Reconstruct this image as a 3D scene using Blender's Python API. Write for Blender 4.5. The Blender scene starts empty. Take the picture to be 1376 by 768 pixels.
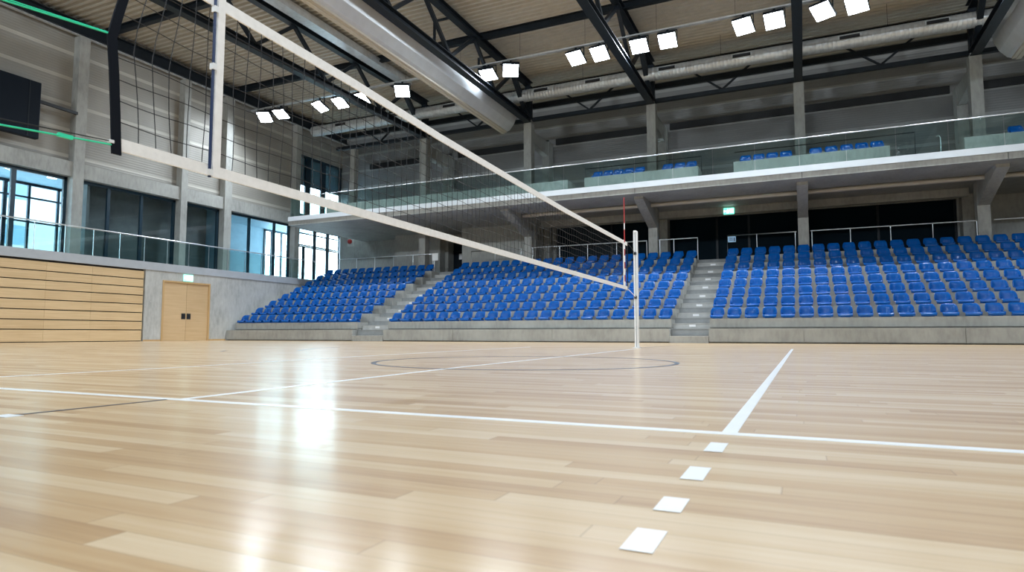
import bpy, bmesh, math, random
from mathutils import Vector, Matrix
random.seed(7)
scn = bpy.context.scene
COL = scn.collection
PI = math.pi

# ------------------------------------------------------------------ materials
def nodemat(name):
    m = bpy.data.materials.new(name); m.use_nodes = True
    nt = m.node_tree; b = nt.nodes.get('Principled BSDF')
    return m, nt, b
def setp(b, **k):
    names = dict(color='Base Color', rough='Roughness', metal='Metallic', spec='Specular IOR Level',
                 coat='Coat Weight', coatr='Coat Roughness', emit='Emission Color', es='Emission Strength',
                 trans='Transmission Weight', ior='IOR', alpha='Alpha')
    for a, v in k.items():
        s = b.inputs[names[a]]
        s.default_value = (*v, 1) if isinstance(v, tuple) and len(v) == 3 else v
def N(nt, t, **k):
    n = nt.nodes.new(t)
    for a, v in k.items(): setattr(n, a, v)
    return n
def L(nt, a, b): nt.links.new(a, b)
def ramp(nt, fac, stops):
    r = N(nt, 'ShaderNodeValToRGB'); e = r.color_ramp.elements
    while len(e) < len(stops): e.new(.5)
    for i, (p, c) in enumerate(stops):
        e[i].position = p; e[i].color = (*c, 1)
    L(nt, fac, r.inputs[0]); return r.outputs[0]
def noise(nt, scale, detail=4, vec=None, rough=.55):
    n = N(nt, 'ShaderNodeTexNoise'); n.inputs['Scale'].default_value = scale
    n.inputs['Detail'].default_value = detail; n.inputs['Roughness'].default_value = rough
    if vec is not None: L(nt, vec, n.inputs['Vector'])
    return n.outputs[0]
def pos(nt, sx=1, sy=1, sz=1):
    g = N(nt, 'ShaderNodeNewGeometry'); mp = N(nt, 'ShaderNodeMapping')
    mp.inputs['Scale'].default_value = (sx, sy, sz); L(nt, g.outputs['Position'], mp.inputs['Vector'])
    return mp.outputs[0]
def mth(nt, op, a, b=None):
    n = N(nt, 'ShaderNodeMath', operation=op)
    for i, v in enumerate((a, b)):
        if v is None: continue
        if isinstance(v, (int, float)): n.inputs[i].default_value = v
        else: L(nt, v, n.inputs[i])
    return n.outputs[0]
def mixc(nt, f, a, b, mode='MIX'):
    n = N(nt, 'ShaderNodeMix', data_type='RGBA', blend_type=mode)
    for s, v in ((0, f), (6, a), (7, b)):
        if isinstance(v, (int, float)): n.inputs[s].default_value = v
        elif isinstance(v, tuple): n.inputs[s].default_value = (*v, 1)
        else: L(nt, v, n.inputs[s])
    return n.outputs[2]
def bump(nt, h, b, strength=.2, dist=.02):
    n = N(nt, 'ShaderNodeBump'); n.inputs['Strength'].default_value = strength; n.inputs['Distance'].default_value = dist
    L(nt, h, n.inputs['Height']); L(nt, n.outputs[0], b.inputs['Normal'])

M = {}
def simple(name, color, rough=.5, metal=0., var=.0, scale=3., **k):
    m, nt, b = nodemat(name); setp(b, color=color, rough=rough, metal=metal, **k)
    f = noise(nt, scale, 5, pos(nt))
    v = max(var, .03)
    lo = tuple(c*(1-v) for c in color); hi = tuple(min(1, c*(1+v)) for c in color)
    L(nt, ramp(nt, f, [(.3, lo), (.7, hi)]), b.inputs['Base Color'])
    M[name] = m; return m
def concrete(name, c, boards=None):
    m, nt, b = nodemat(name); setp(b, rough=.72)
    f1 = noise(nt, .9, 6, pos(nt)); f2 = noise(nt, 9, 5, pos(nt, 1, 1, .35)); f3 = noise(nt, 60, 3, pos(nt))
    a = mth(nt, 'ADD', mth(nt, 'MULTIPLY', f1, .55), mth(nt, 'MULTIPLY', f2, .45))
    col = ramp(nt, a, [(.32, tuple(x*.72 for x in c)), (.5, c), (.68, tuple(min(1, x*1.2) for x in c))])
    pit = ramp(nt, f3, [(.27, (.55, .55, .55)), (.36, (1, 1, 1))])
    col = mixc(nt, .6, col, pit, 'MULTIPLY')
    L(nt, col, b.inputs['Base Color']); bump(nt, f2, b, .12, .01)
    M[name] = m
concrete('concrete', (.335, .335, .315))
concrete('concrete_pale', (.47, .475, .46))
simple('steel_dark', (.012, .017, .023), .45, 0, .15, spec=.25)
simple('steel_black', (.008, .009, .011), .5)
simple('frame_blue', (.008, .03, .05), .35)
simple('galvanised', (.62, .64, .65), .38, .5, .12, 6)
simple('silver_cover', (.66, .69, .73), .3, .25, .06, 2)
simple('cream_metal', (.55, .51, .44), .45, .1)
simple('ledge_grey', (.43, .46, .5), .45, 0, .05)
simple('fascia_white', (.62, .66, .7), .4)
simple('deck_beige', (.50, .47, .41), .45, .0, .07)
simple('seat_blue', (.0008, .082, .335), .13, 0, .05, 2, spec=.3)
simple('tape_white', (.86, .85, .84), .75, 0, .05, 20)
simple('cord_black', (.012, .012, .014), .7)
simple('strap_black', (.007, .009, .014), .8, spec=.1)
simple('rope_green', (.03, .72, .42), .5)
simple('navy', (.012, .03, .10), .4)
simple('aluminium', (.80, .81, .82), .4, .15, .04)
simple('steel_rail', (.62, .64, .66), .3, .8)
simple('red_paint', (.38, .02, .018), .45)
simple('white_paint', (.9, .9, .9), .45)
simple('line_white', (.86, .87, .88), .32, 0, .03, 8)
simple('line_dark', (.055, .06, .085), .35)
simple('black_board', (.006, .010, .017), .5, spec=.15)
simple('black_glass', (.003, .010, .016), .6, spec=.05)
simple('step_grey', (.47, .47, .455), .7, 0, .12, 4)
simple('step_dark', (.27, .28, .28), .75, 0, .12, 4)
simple('plaster', (.24, .25, .26), .8)
simple('plaster_dark', (.16, .17, .17), .8, 0, .1)
simple('plaster_blue', (.17, .30, .38), .7, 0, .08)
simple('sign_blue', (.35, .6, .85), .5)
simple('paper', (.85, .86, .86), .7)
simple('handle_dark', (.035, .037, .04), .35, .4)
simple('window_dark', (.06, .12, .17), .15)

def emitter(name, c, s):
    m, nt, b = nodemat(name); setp(b, color=(.8, .8, .8), emit=c, es=s); M[name] = m
emitter('lamp_glow', (.86, .94, 1.), 28)
emitter('exit_green', (.12, .85, .6), 1.6)
emitter('exit_white', (.85, 1., .95), 5.0)
emitter('room_lamp', (.9, .97, 1.), 7)

def glass(name, tint, refl=1.0):
    m = bpy.data.materials.new(name); m.use_nodes = True; nt = m.node_tree
    nt.nodes.clear()
    o = N(nt, 'ShaderNodeOutputMaterial'); t = N(nt, 'ShaderNodeBsdfTransparent'); g = N(nt, 'ShaderNodeBsdfGlossy')
    t.inputs[0].default_value = (*tint, 1); g.inputs['Roughness'].default_value = .02
    ge = N(nt, 'ShaderNodeNewGeometry'); dt = N(nt, 'ShaderNodeVectorMath', operation='DOT_PRODUCT')
    L(nt, ge.outputs['Incoming'], dt.inputs[0]); L(nt, ge.outputs['Normal'], dt.inputs[1])
    c_ = mth(nt, 'SUBTRACT', 1., mth(nt, 'ABSOLUTE', dt.outputs['Value']))
    f = mth(nt, 'MULTIPLY', mth(nt, 'ADD', mth(nt, 'MULTIPLY', mth(nt, 'POWER', c_, 5.), .96), .04), refl)
    mx = N(nt, 'ShaderNodeMixShader'); L(nt, f, mx.inputs[0]); L(nt, t.outputs[0], mx.inputs[1]); L(nt, g.outputs[0], mx.inputs[2])
    L(nt, mx.outputs[0], o.inputs[0]); M[name] = m
glass('glass_window', (.905, .955, .97), .9)
glass('glass_rail', (.74, .84, .83), .9)

def wood(name, c0, c1, axis='Y', rough=.45):
    m, nt, b = nodemat(name); setp(b, rough=rough)
    s = dict(Y=(9, .5, 14), Z=(9, 14, .6), X=(.5, 9, 14))[axis]
    f = noise(nt, 1.6, 6, pos(nt, *s)); g = noise(nt, .7, 3, pos(nt))
    oi = N(nt, 'ShaderNodeObjectInfo')
    a = mth(nt, 'ADD', mth(nt, 'MULTIPLY', f, .6), mth(nt, 'MULTIPLY', g, .3))
    a = mth(nt, 'ADD', a, mth(nt, 'MULTIPLY', oi.outputs['Random'], .12))
    L(nt, ramp(nt, a, [(.3, c0), (.7, c1)]), b.inputs['Base Color']); M[name] = m
wood('wood_panel', (.58, .40, .21), (.74, .55, .32), 'Y')
wood('wood_door', (.56, .38, .20), (.70, .51, .30), 'Y')
wood('wood_frame', (.50, .31, .13), (.62, .42, .21), 'Z')

def floor_mat():
    m, nt, b = nodemat('parquet')
    g = N(nt, 'ShaderNodeNewGeometry'); sp = N(nt, 'ShaderNodeSeparateXYZ'); L(nt, g.outputs['Position'], sp.inputs[0])
    W, LN = .068, 1.15
    yr = mth(nt, 'DIVIDE', sp.outputs['Y'], W); row = mth(nt, 'FLOOR', yr)
    wn = N(nt, 'ShaderNodeTexWhiteNoise', noise_dimensions='1D'); L(nt, row, wn.inputs['W'])
    xr = mth(nt, 'ADD', mth(nt, 'DIVIDE', sp.outputs['X'], LN), mth(nt, 'MULTIPLY', wn.outputs['Value'], 17.3))
    idx = mth(nt, 'FLOOR', xr)
    cv = N(nt, 'ShaderNodeCombineXYZ'); L(nt, row, cv.inputs[0]); L(nt, idx, cv.inputs[1])
    w2 = N(nt, 'ShaderNodeTexWhiteNoise', noise_dimensions='2D'); L(nt, cv.outputs[0], w2.inputs['Vector'])
    r = w2.outputs['Value']
    gv = N(nt, 'ShaderNodeVectorMath', operation='ADD')
    sc = N(nt, 'ShaderNodeVectorMath', operation='SCALE'); sc.inputs['Scale'].default_value = 13.
    L(nt, w2.outputs['Color'], sc.inputs[0])
    L(nt, pos(nt, 1.3, 26, 1), gv.inputs[0]); L(nt, sc.outputs[0], gv.inputs[1])
    grain = noise(nt, 1.1, 5, gv.outputs[0], .6)
    big = noise(nt, .35, 3, pos(nt, 1, 2.2, 1))
    a = mth(nt, 'ADD', mth(nt, 'MULTIPLY', r, .42), mth(nt, 'MULTIPLY', grain, .54))
    a = mth(nt, 'ADD', a, mth(nt, 'MULTIPLY', big, .24))
    col = ramp(nt, a, [(.26, (.40, .225, .10)), (.48, (.55, .355, .18)), (.66, (.63, .44, .25)), (.88, (.72, .55, .36))])
    fy = mth(nt, 'FRACT', yr); fx = mth(nt, 'FRACT', xr)
    ey = mth(nt, 'LESS_THAN', mth(nt, 'ABSOLUTE', mth(nt, 'SUBTRACT', fy, .5)), .485)
    ex = mth(nt, 'LESS_THAN', mth(nt, 'ABSOLUTE', mth(nt, 'SUBTRACT', fx, .5)), .4985)
    e = mth(nt, 'MULTIPLY', ey, ex)
    col = mixc(nt, mth(nt, 'MULTIPLY', mth(nt, 'SUBTRACT', 1., e), .38), col, (.22, .12, .06))
    L(nt, col, b.inputs['Base Color'])
    setp(b, rough=.5, spec=.25, coat=.62, coatr=.2)
    M['parquet'] = m
floor_mat()

def panel_mat(name, c, pitch=1.1):
    """ribbed metal cladding: fine horizontal ribs, a paler joint strip every 'pitch' metres"""
    m, nt, b = nodemat(name); setp(b, rough=.55, metal=.1)
    g = N(nt, 'ShaderNodeNewGeometry'); sp = N(nt, 'ShaderNodeSeparateXYZ'); L(nt, g.outputs['Position'], sp.inputs[0])
    f = mth(nt, 'FRACT', mth(nt, 'DIVIDE', sp.outputs['Z'], pitch))
    s = mth(nt, 'LESS_THAN', f, .13)
    n = noise(nt, .5, 3, pos(nt))
    base = ramp(nt, n, [(.3, tuple(x*.9 for x in c)), (.7, tuple(x*1.1 for x in c))])
    col = mixc(nt, s, base, tuple(min(1, x*1.55) for x in c))
    L(nt, col, b.inputs['Base Color'])
    rib = mth(nt, 'SINE', mth(nt, 'MULTIPLY', sp.outputs['Z'], 2*PI/.11))
    bump(nt, rib, b, .5, .006)
    M[name] = m
panel_mat('cladding', (.31, .295, .265))
panel_mat('cladding_back', (.265, .265, .265))

# ------------------------------------------------------------------ mesh builder
class MB:
    def __init__(s): s.v = []; s.f = []; s.sm = []
    def add(s, vs, fs, smooth=False):
        o = len(s.v); s.v += [tuple(p) for p in vs]; s.f += [tuple(i+o for i in f) for f in fs]; s.sm += [smooth]*len(fs); return s
    def box(s, x0, x1, y0, y1, z0, z1):
        vs = [(x, y, z) for x in (x0, x1) for y in (y0, y1) for z in (z0, z1)]
        return s.add(vs, [(0, 1, 3, 2), (4, 6, 7, 5), (0, 4, 5, 1), (2, 3, 7, 6), (0, 2, 6, 4), (1, 5, 7, 3)])
    def bar(s, p, q, w, h, up=(0, 0, 1)):
        p, q = Vector(p), Vector(q); d = (q-p).normalized(); u = Vector(up)
        if abs(d.dot(u)) > .98: u = Vector((1, 0, 0))
        a = d.cross(u).normalized()*w/2; b = a.cross(d).normalized()*h/2
        vs = [c+i*a+j*b for c in (p, q) for i, j in ((-1, -1), (1, -1), (1, 1), (-1, 1))]
        return s.add(vs, [(3, 2, 1, 0), (4, 5, 6, 7), (0, 1, 5, 4), (1, 2, 6, 5), (2, 3, 7, 6), (3, 0, 4, 7)])
    def ibeam(s, p, q, w, h, t=.03):
        """H-section beam: two flanges and a web"""
        p, q = Vector(p), Vector(q); up = Vector((0, 0, 1)); o = up*(h/2-t/2)
        s.bar(p+o, q+o, w, t); s.bar(p-o, q-o, w, t); s.bar(p, q, t, h-2*t); return s
    def tube(s, pts, r, n=8, cap=True):
        pts = [Vector(p) for p in pts]; rings = []
        prev = None
        for i, p in enumerate(pts):
            d = (pts[min(i+1, len(pts)-1)]-pts[max(i-1, 0)]).normalized()
            u = Vector((0, 0, 1)) if abs(d.z) < .95 else Vector((1, 0, 0))
            a = d.cross(u).normalized(); b = a.cross(d).normalized()
            rr = r[i] if isinstance(r, (list, tuple)) else r
            rings.append([p+rr*(math.cos(2*PI*k/n)*a+math.sin(2*PI*k/n)*b) for k in range(n)])
        vs = [v for R in rings for v in R]; fs = []
        for i in range(len(pts)-1):
            for k in range(n):
                fs.append((i*n+k, i*n+(k+1) % n, (i+1)*n+(k+1) % n, (i+1)*n+k))
        s.add(vs, fs, True)
        if cap:
            s.add(rings[0], [tuple(range(n))]); s.add(rings[-1], [tuple(range(n))[::-1]])
        return s
    def prism(s, poly, axis, a0, a1):
        """extrude a 2-D polygon along axis 'x','y' or 'z'"""
        def P(u, v, a): return dict(x=(a, u, v), y=(u, a, v), z=(u, v, a))[axis]
        n = len(poly); vs = [P(u, v, a0) for u, v in poly]+[P(u, v, a1) for u, v in poly]
        fs = [tuple(range(n)), tuple(range(n, 2*n))[::-1]]+[(i, i+n, (i+1) % n+n, (i+1) % n) for i in range(n)]
        return s.add(vs, fs)
    def mesh(s, name):
        me = bpy.data.meshes.new(name); me.from_pydata(s.v, [], s.f)
        me.polygons.foreach_set('use_smooth', s.sm)
        bm = bmesh.new(); bm.from_mesh(me); bmesh.ops.recalc_face_normals(bm, faces=bm.faces); bm.to_mesh(me); bm.free()
        me.update(); return me
    def build(s, name, mat, parent=None, bevel=0):
        o = bpy.data.objects.new(name, s.mesh(name)); o.data.materials.append(M[mat]); COL.objects.link(o)
        if bevel:
            b = o.modifiers.new('bevel', 'BEVEL'); b.width = bevel; b.segments = 2; b.limit_method = 'ANGLE'
        if parent is not None:
            o.parent = parent
            if parent.type == 'EMPTY' or parent.parent or parent.location.length:
                o.matrix_parent_inverse = Matrix.Translation(-WL(parent))
        return o
def WL(o):
    l = Vector(o.location)
    if o.parent: l = o.matrix_parent_inverse @ l + WL(o.parent)
    return l
def tag(o, label=None, cat=None, group=None, kind=None):
    if label: o['label'] = label
    if cat: o['category'] = cat
    if group: o['group'] = group
    if kind: o['kind'] = kind
    return o
def empty(name, loc, label, cat, group=None):
    o = bpy.data.objects.new(name, None); COL.objects.link(o); o.location = loc; o.empty_display_size = .1
    return tag(o, label, cat, group)
def struct(o): o['kind'] = 'structure'; return o
def copy_tree(o, parent=None):
    c = o.copy(); COL.objects.link(c)
    if parent is not None: c.parent = parent
    for ch in list(o.children): copy_tree(ch, c)
    return c
ORD = ['first', 'second', 'third', 'fourth', 'fifth', 'sixth', 'seventh', 'eighth', 'ninth', 'tenth', 'eleventh', 'twelfth', 'thirteenth', 'fourteenth',
       'fifteenth', 'sixteenth', 'seventeenth', 'eighteenth', 'nineteenth', 'twentieth', '21st', '22nd', '23rd', '24th', '25th', '26th']

# ------------------------------------------------------------------ camera
FPX, PITCH, YAW, CH = 853., math.radians(4.32), math.radians(24.62), .31
cam = bpy.data.cameras.new('camera'); co = bpy.data.objects.new('camera', cam); COL.objects.link(co)
co.location = (0, 0, CH); co.rotation_euler = (PI/2+PITCH, 0, YAW)
cam.sensor_width = 36; cam.lens = FPX/1376*36; cam.clip_end = 500; cam.clip_start = .05
cam.dof.use_dof = True; cam.dof.focus_distance = 14; cam.dof.aperture_fstop = 5.6
scn.camera = co
_f = Vector((-math.sin(YAW)*math.cos(PITCH), math.cos(YAW)*math.cos(PITCH), math.sin(PITCH)))
_r = Vector((math.cos(YAW), math.sin(YAW), 0)); _u = _r.cross(_f)
def px(p):
    d = Vector(p)-Vector((0, 0, CH)); k = d.dot(_f)
    return (688+FPX*d.dot(_r)/k, 384-FPX*d.dot(_u)/k, k)

# ------------------------------------------------------------------ measures
XL = -25.6      # lower left wall / gallery edge
XW = -27.5      # window wall on the gallery
XR, YF, YB = 15.0, -9.0, 33.5
ZG = 3.41       # gallery floor
ZD = 13.75      # underside of the roof deck
COLX = [-25.8, -19.18, -12.77, -6.33, .13, 6.52, 12.9]

# ------------------------------------------------------------------ floor and markings
struct(MB().box(XL-1.3, XR+.3, YF-.3, YB+.3, -.3, 0).build('floor', 'parquet'))
def strip(name, pts, w, mat, z=.0016, closed=False):
    b = MB(); n = len(pts); vs = []
    for i, p in enumerate(pts):
        a = Vector(pts[(i-1) % n] if (i or closed) else p); c = Vector(pts[(i+1) % n] if (i < n-1 or closed) else p)
        d = (c-a).normalized(); q = Vector((-d.y, d.x))*w/2; p = Vector(p)
        vs += [(p.x+q.x, p.y+q.y, z), (p.x-q.x, p.y-q.y, z), (p.x+q.x, p.y+q.y, 0), (p.x-q.x, p.y-q.y, 0)]
    fs = []
    for i in range(n if closed else n-1):
        a, c = 4*i, 4*((i+1) % n)
        fs += [(a, a+1, c+1, c), (a, c, c+2, a+2), (a+1, a+3, c+3, c+1)]
    b.add(vs, fs); return struct(b.build(name, mat))
strip('floor_marking', [(-12, 2.106), (9, 2.106)], .05, 'line_white')                     # long line across
strip('floor_marking', [(-.222, 2.131), (-.222, 14.3)], .046, 'line_white')                # attack line
for y0, y1 in ((1.766, 1.917), (1.412, 1.553), (1.146, 1.247), (.921, 1.031)):
    strip('floor_marking', [(-.228, y0), (-.228, y1)], .048, 'line_white', .0014)
strip('floor_marking', [(-2.70, 2.131), (-2.93, 5.2), (-3.10, 11.2), (-3.2, 13.6)], .05, 'line_white')
strip('floor_marking', [(-5.3, 2.6), (-5.3, 4.2), (-5.55, 6.2), (-5.85, 11.2), (-5.95, 14)], .045, 'line_white')
strip('floor_marking', [(-2.757, 1.45), (-2.757, 2.08)], .022, 'line_dark')
strip('floor_marking', [(-2.757, 1.385), (-2.757, 1.45)], .10, 'line_white')
strip('floor_marking', [(-2.86+1.66*math.cos(2*PI*k/96), 6.58+1.66*math.sin(2*PI*k/96)) for k in range(96)], .05, 'line_dark', .0022, True)
strip('floor_marking', [(-8.53, 9.08), (-9.2, 10.1), (-9.75, 11.1), (-9.97, 11.66), (-9.9, 11.9)], .05, 'line_dark')
strip('floor_marking', [(-9.4, 8.13), (-9.6, 8.35), (-9.74, 8.53)], .05, 'line_dark')
strip('floor_marking', [(-3.405, 14.45), (-3.0, 16.8)], .04, 'line_dark')

# ------------------------------------------------------------------ lower left wall, gallery slab
DY0, DY1, DZ = 18.93, 21.40, 2.68
w = MB()
w.box(XL-.35, XL, YF, 5.0, 0, 3.07)
w.box(XL-.35, XL, 18.12, DY0, 0, 3.07); w.box(XL-.35, XL, DY1, YB, 0, 3.07); w.box(XL-.35, XL, DY0, DY1, DZ, 3.07)
w.box(XL-.95, XL-.6, 4.6, 18.5, 0, 3.07); w.box(XL-.35, XL-.13, DY0, DY1, 0, DZ)  # backing behind the door leaves added to stop outside light leaking in
struct(w.build('wall_left', 'concrete_pale'))
# formwork joints and tie holes as a trim on the wall
t = MB()
for y in (18.6, 22.55, 24.0): t.box(XL-.01, XL+.003, y-.006, y+.006, 0.03, 3.05)
for y in (18.4, 21.9, 23.2, 24.6):
    for z in (.55, 1.7): t.tube([(XL-.01, y, z), (XL+.004, y, z)], .028, 8)
struct(t.build('trim_1', 'step_grey'))
struct(MB().box(XW-.6, XL+.04, YF, YB, 3.07, ZG).build('slab', 'ledge_grey'))
struct(MB().box(XL, XL+.018, 18.12, DY0-.02, 0, .07).box(XL, XL+.018, DY1+.02, 22.36, 0, .07).build('baseboard_left', 'wood_frame'))

# double door
d = empty('door_1', (XL, (DY0+DY1)/2, 0), None, None); struct(d)
ym = (DY0+DY1)/2
f = MB(); f.box(XL-.12, XL+.03, DY0, DY0+.075, 0, DZ); f.box(XL-.12, XL+.03, DY1-.075, DY1, 0, DZ); f.box(XL-.12, XL+.03, DY0+.075, DY1-.075, DZ-.075, DZ)
f.build('door_frame', 'wood_frame', d)
for a, b_ in ((DY0+.08, ym-.006), (ym+.006, DY1-.08)):
    lf = MB().box(XL-.09, XL-.02, a, b_, .005, DZ-.08).build('door_leaf', 'wood_door', d)
    c = (b_-.13) if a < ym-.5 else (a+.13)
    h = MB().box(XL-.02, XL-.008, c-.10, c+.10, .98, 1.24)
    h.tube([(XL-.006, c-.045, 1.17), (XL+.03, c-.045, 1.17), (XL+.03, c+.055, 1.17)], .011, 8)
    h.build('door_handle', 'handle_dark', lf)

# ------------------------------------------------------------------ folded retractable bleachers (wood fronts)
rb = empty('retractable_bleachers', (XL, 12, 0), 'folded retractable bleachers with eight rows of pale wooden front boards on the left wall', 'bleachers')
MB().box(XL-.55, XL-.10, 5.05, 18.08, 0, 3.06).build('carcass', 'steel_black', rb)
zz = [0.03, .50, .865, 1.235, 1.60, 1.975, 2.325, 2.67, 3.03]
ys = [5.1, 8.9, 11.5, 14.2, 15.88, 18.05]
for i in range(8):
    for j in range(5):
        MB().box(XL-.10, XL-.018+.008*(i % 2), ys[j]+.003, ys[j+1]-.003, zz[i]+.0, zz[i+1]-.038).build('front_board', 'wood_panel', rb)

# ------------------------------------------------------------------ window wall on the gallery
cols = [(5.7, 6.1), (10.9, 11.3), (16.07, 16.5), (21.13, 21.48), (23.7, 24.15), (28.8, 29.2)]
ZH, ZC = 6.87, 7.5
bandw = MB()
edges = [YF]+[e for c in cols for e in c]+[YB]
for i in range(0, len(edges), 2):
    bandw.box(XW-.55, XW-.08, edges[i], edges[i+1], ZH, ZC)
struct(bandw.build('trim_2', 'concrete'))
for a, b_ in cols: struct(MB().box(XW-.55, XW, a, b_, ZG, 12.95).build('column', 'concrete'))
up = MB(); up.box(XW-.75, XW-.40, YF, 29.2, ZC, ZD+.1)
up.box(XW-.75, XW-.40, 29.2, YB, 11.4, ZD+.1)
struct(up.build('wall_upper_left', 'cladding'))
struct(MB().ibeam((XW-.1, YF, 13.25), (XW-.1, YB, 13.25), .34, .55).build('beam', 'steel_dark'))
struct(MB().box(XW-.18, XW-.02, YF, YB, 12.93, 12.97).build('trim_3', 'galvanised'))

def window(n, y0, y1, z0, z1, mull, trans=(), x=XW-.45, extra=(), fr=.09, gl='glass_window'):
    r = empty('window_%d' % n, (x, (y0+y1)/2, z0), None, None); struct(r)
    f = MB(); f.box(x-.05, x+.07, y0, y0+fr+.04, z0, z1); f.box(x-.05, x+.07, y1-fr-.04, y1, z0, z1)
    f.box(x-.05, x+.07, y0, y1, z0, z0+fr); f.box(x-.05, x+.07, y0, y1, z1-fr-.04, z1); f.build('window_frame', 'frame_blue', r)
    for y, w_ in mull: MB().box(x-.05, x+.06, y-w_/2, y+w_/2, z0+fr, z1-fr).build('mullion', 'frame_blue', r)
    for (a, b_, z) in trans: MB().box(x-.04, x+.05, a, b_, z-.04, z+.04).build('transom', 'frame_blue', r)
    for (y, a, b_) in extra: MB().box(x-.04, x+.05, y-.05, y+.05, a, b_).build('mullion', 'frame_blue', r)
    es = [y0+fr]+[y for y, _ in mull]+[y1-fr]
    for a, b_ in zip(es, es[1:]):
        MB().box(x-.006, x+.006, a, b_, z0+fr, z1-fr).build('glass_pane', gl, r)
window(1, 11.3, 16.07, ZG, ZH, [(12.7, .12), (14.1, .17)])
window(2, 16.5, 21.13, ZG, ZH, [(17.85, .13), (19.4, .12)])
window(3, 21.48, 23.7, ZG, ZH, [])
window(4, 24.15, 28.8, ZG, ZH, [(25.75, .13), (27.6, .13)])
window(5, 29.2, YB-.1, ZG, ZH, [(31.0, .20), (32.2, .22)], [(29.3, 33.3, 5.68), (29.3, 33.3, 5.78), (29.3, 33.3, 6.5)], extra=[(30.0, ZG, 5.7), (30.08, ZG, 5.7)])
window(6, 29.2, YB-.1, 7.5, 11.4, [(30.3, .45), (31.7, .40)], [(29.3, 33.3, 9.55)], x=XW-.5)
struct(MB().box(XW-.80, XW-.62, 29.2, YB, 9.6, 11.4).build('wall_spandrel', 'plaster_blue'))
window(7, 5.0, 10.9, ZG, ZH, [(7, .12), (9, .12)])

# rooms behind the glass
XO = -33.2
ZF = 7.45
struct(MB().box(XO-.2, XW-.5, YF, 34.9, 2.9, ZG-.02).build('floor_foyer', 'concrete'))
struct(MB().box(XO-.2, XW-.56, YF, 34.9, ZF, ZF+.3).build('ceiling_foyer', 'plaster_blue'))
struct(MB().box(-29.0, XW-.56, 17.0, 17.12, ZG, ZF).build('wall_partition', 'plaster_dark'))
struct(MB().box(XO, XW-.56, 23.85, 24.0, ZG, ZF).build('wall_partition', 'plaster_blue'))
struct(MB().box(-29.12, -29.0, 17.0, 23.85, ZG, ZF).build('wall_storeroom', 'plaster_dark'))
struct(MB().box(XO-.2, XO, 20.4, 31.9, ZG, ZF).build('wall_foyer', 'plaster_blue'))
struct(MB().box(XO-.2, XO, YF, 8, ZG, ZF).build('wall_foyer', 'plaster_blue'))
window(8, 8, 20.4, ZG, ZF, [(9.5, .1), (12, .1), (14.6, .1), (16.45, .16), (17.45, .1), (18.75, .1)], [(8, 20.4, 5.6), (8, 20.4, 6.75)], x=XO)
window(9, 31.9, 34.7, ZG, ZF, [(32.6, .12), (33.5, .12)], [(31.9, 34.7, 5.7)], x=XO)
for (x_, y_) in ((-29.6, 14.6), (-30.6, 17.2), (-29.5, 12.2)):
    o = MB().box(x_-.5, x_+.5, y_-.16, y_+.16, ZF-.05, ZF).build('ceiling_light', 'room_lamp')
    tag(o, {14.6: 'bright ceiling lamp behind the left windows, nearest the picture edge', 17.2: 'ceiling lamp behind the left windows, closest to the concrete column',
            12.2: 'ceiling lamp of the glazed room, beyond the picture edge'}[y_], 'lamp')

# white building seen outside
bd = empty('office_building', (-48, 24, -3), 'pale building standing outside the left windows', 'building')
MB().box(-56, -48, 8, 31, -3, 15).build('facade', 'plaster', bd)
MB().box(-56.2, -47.8, 7.8, 31.2, 15, 15.4).build('roof_edge', 'plaster', bd)
for y_ in (10.5, 14, 17.5, 21, 24.5, 28):
    for z_ in (-.5, 3.2, 6.3, 9.4, 12.4):
        MB().box(-48.05, -47.97, y_-.7, y_+.7, z_, z_+1.3).build('window', 'window_dark', bd)

# gallery glass railing
gr = empty('gallery_railing', (XL-.03, 14, ZG), 'glass gallery railing with slim steel handrail above the wooden bleachers', 'railing')
MB().tube([(XL-.03, 4.0, 4.48), (XL-.03, 28.6, 4.48)], .026, 10).build('handrail', 'steel_rail', gr)
y = 4.0
while y < 28.6:
    MB().box(XL-.05, XL-.03, y-.012, y+.012, ZG, 4.46).build('post', 'steel_rail', gr)
    y1 = min(y+1.08, 28.6)
    MB().box(XL-.026, XL-.014, y+.02, y1-.02, ZG, 4.42).build('glass_panel', 'glass_rail', gr); y += 1.08

# score board on the left wall
sb = empty('scoreboard', (XW+.2, 13.2, 8), 'switched-off dark scoreboard high on the left wall beside the concrete column', 'scoreboard')
MB().box(XW+.02, XW+.26, 11.2, 14.55, 7.98, 10.25).build('panel', 'black_board', sb, .02)
MB().box(XW+.262, XW+.268, 14.12, 14.16, 8.0, 10.23).build('joint', 'steel_dark', sb)
MB().bar((XW+.1, 14.5, 9.55), (XW-.0, 16.1, 9.55), .09, .12).build('bracket', 'steel_black', sb)
MB().box(XW-.42, XW+.05, 11.4, 11.6, 8.3, 9.9).box(XW-.42, XW+.05, 13.8, 14.0, 8.3, 9.9).build('wall_mount', 'steel_black', sb)

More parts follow.
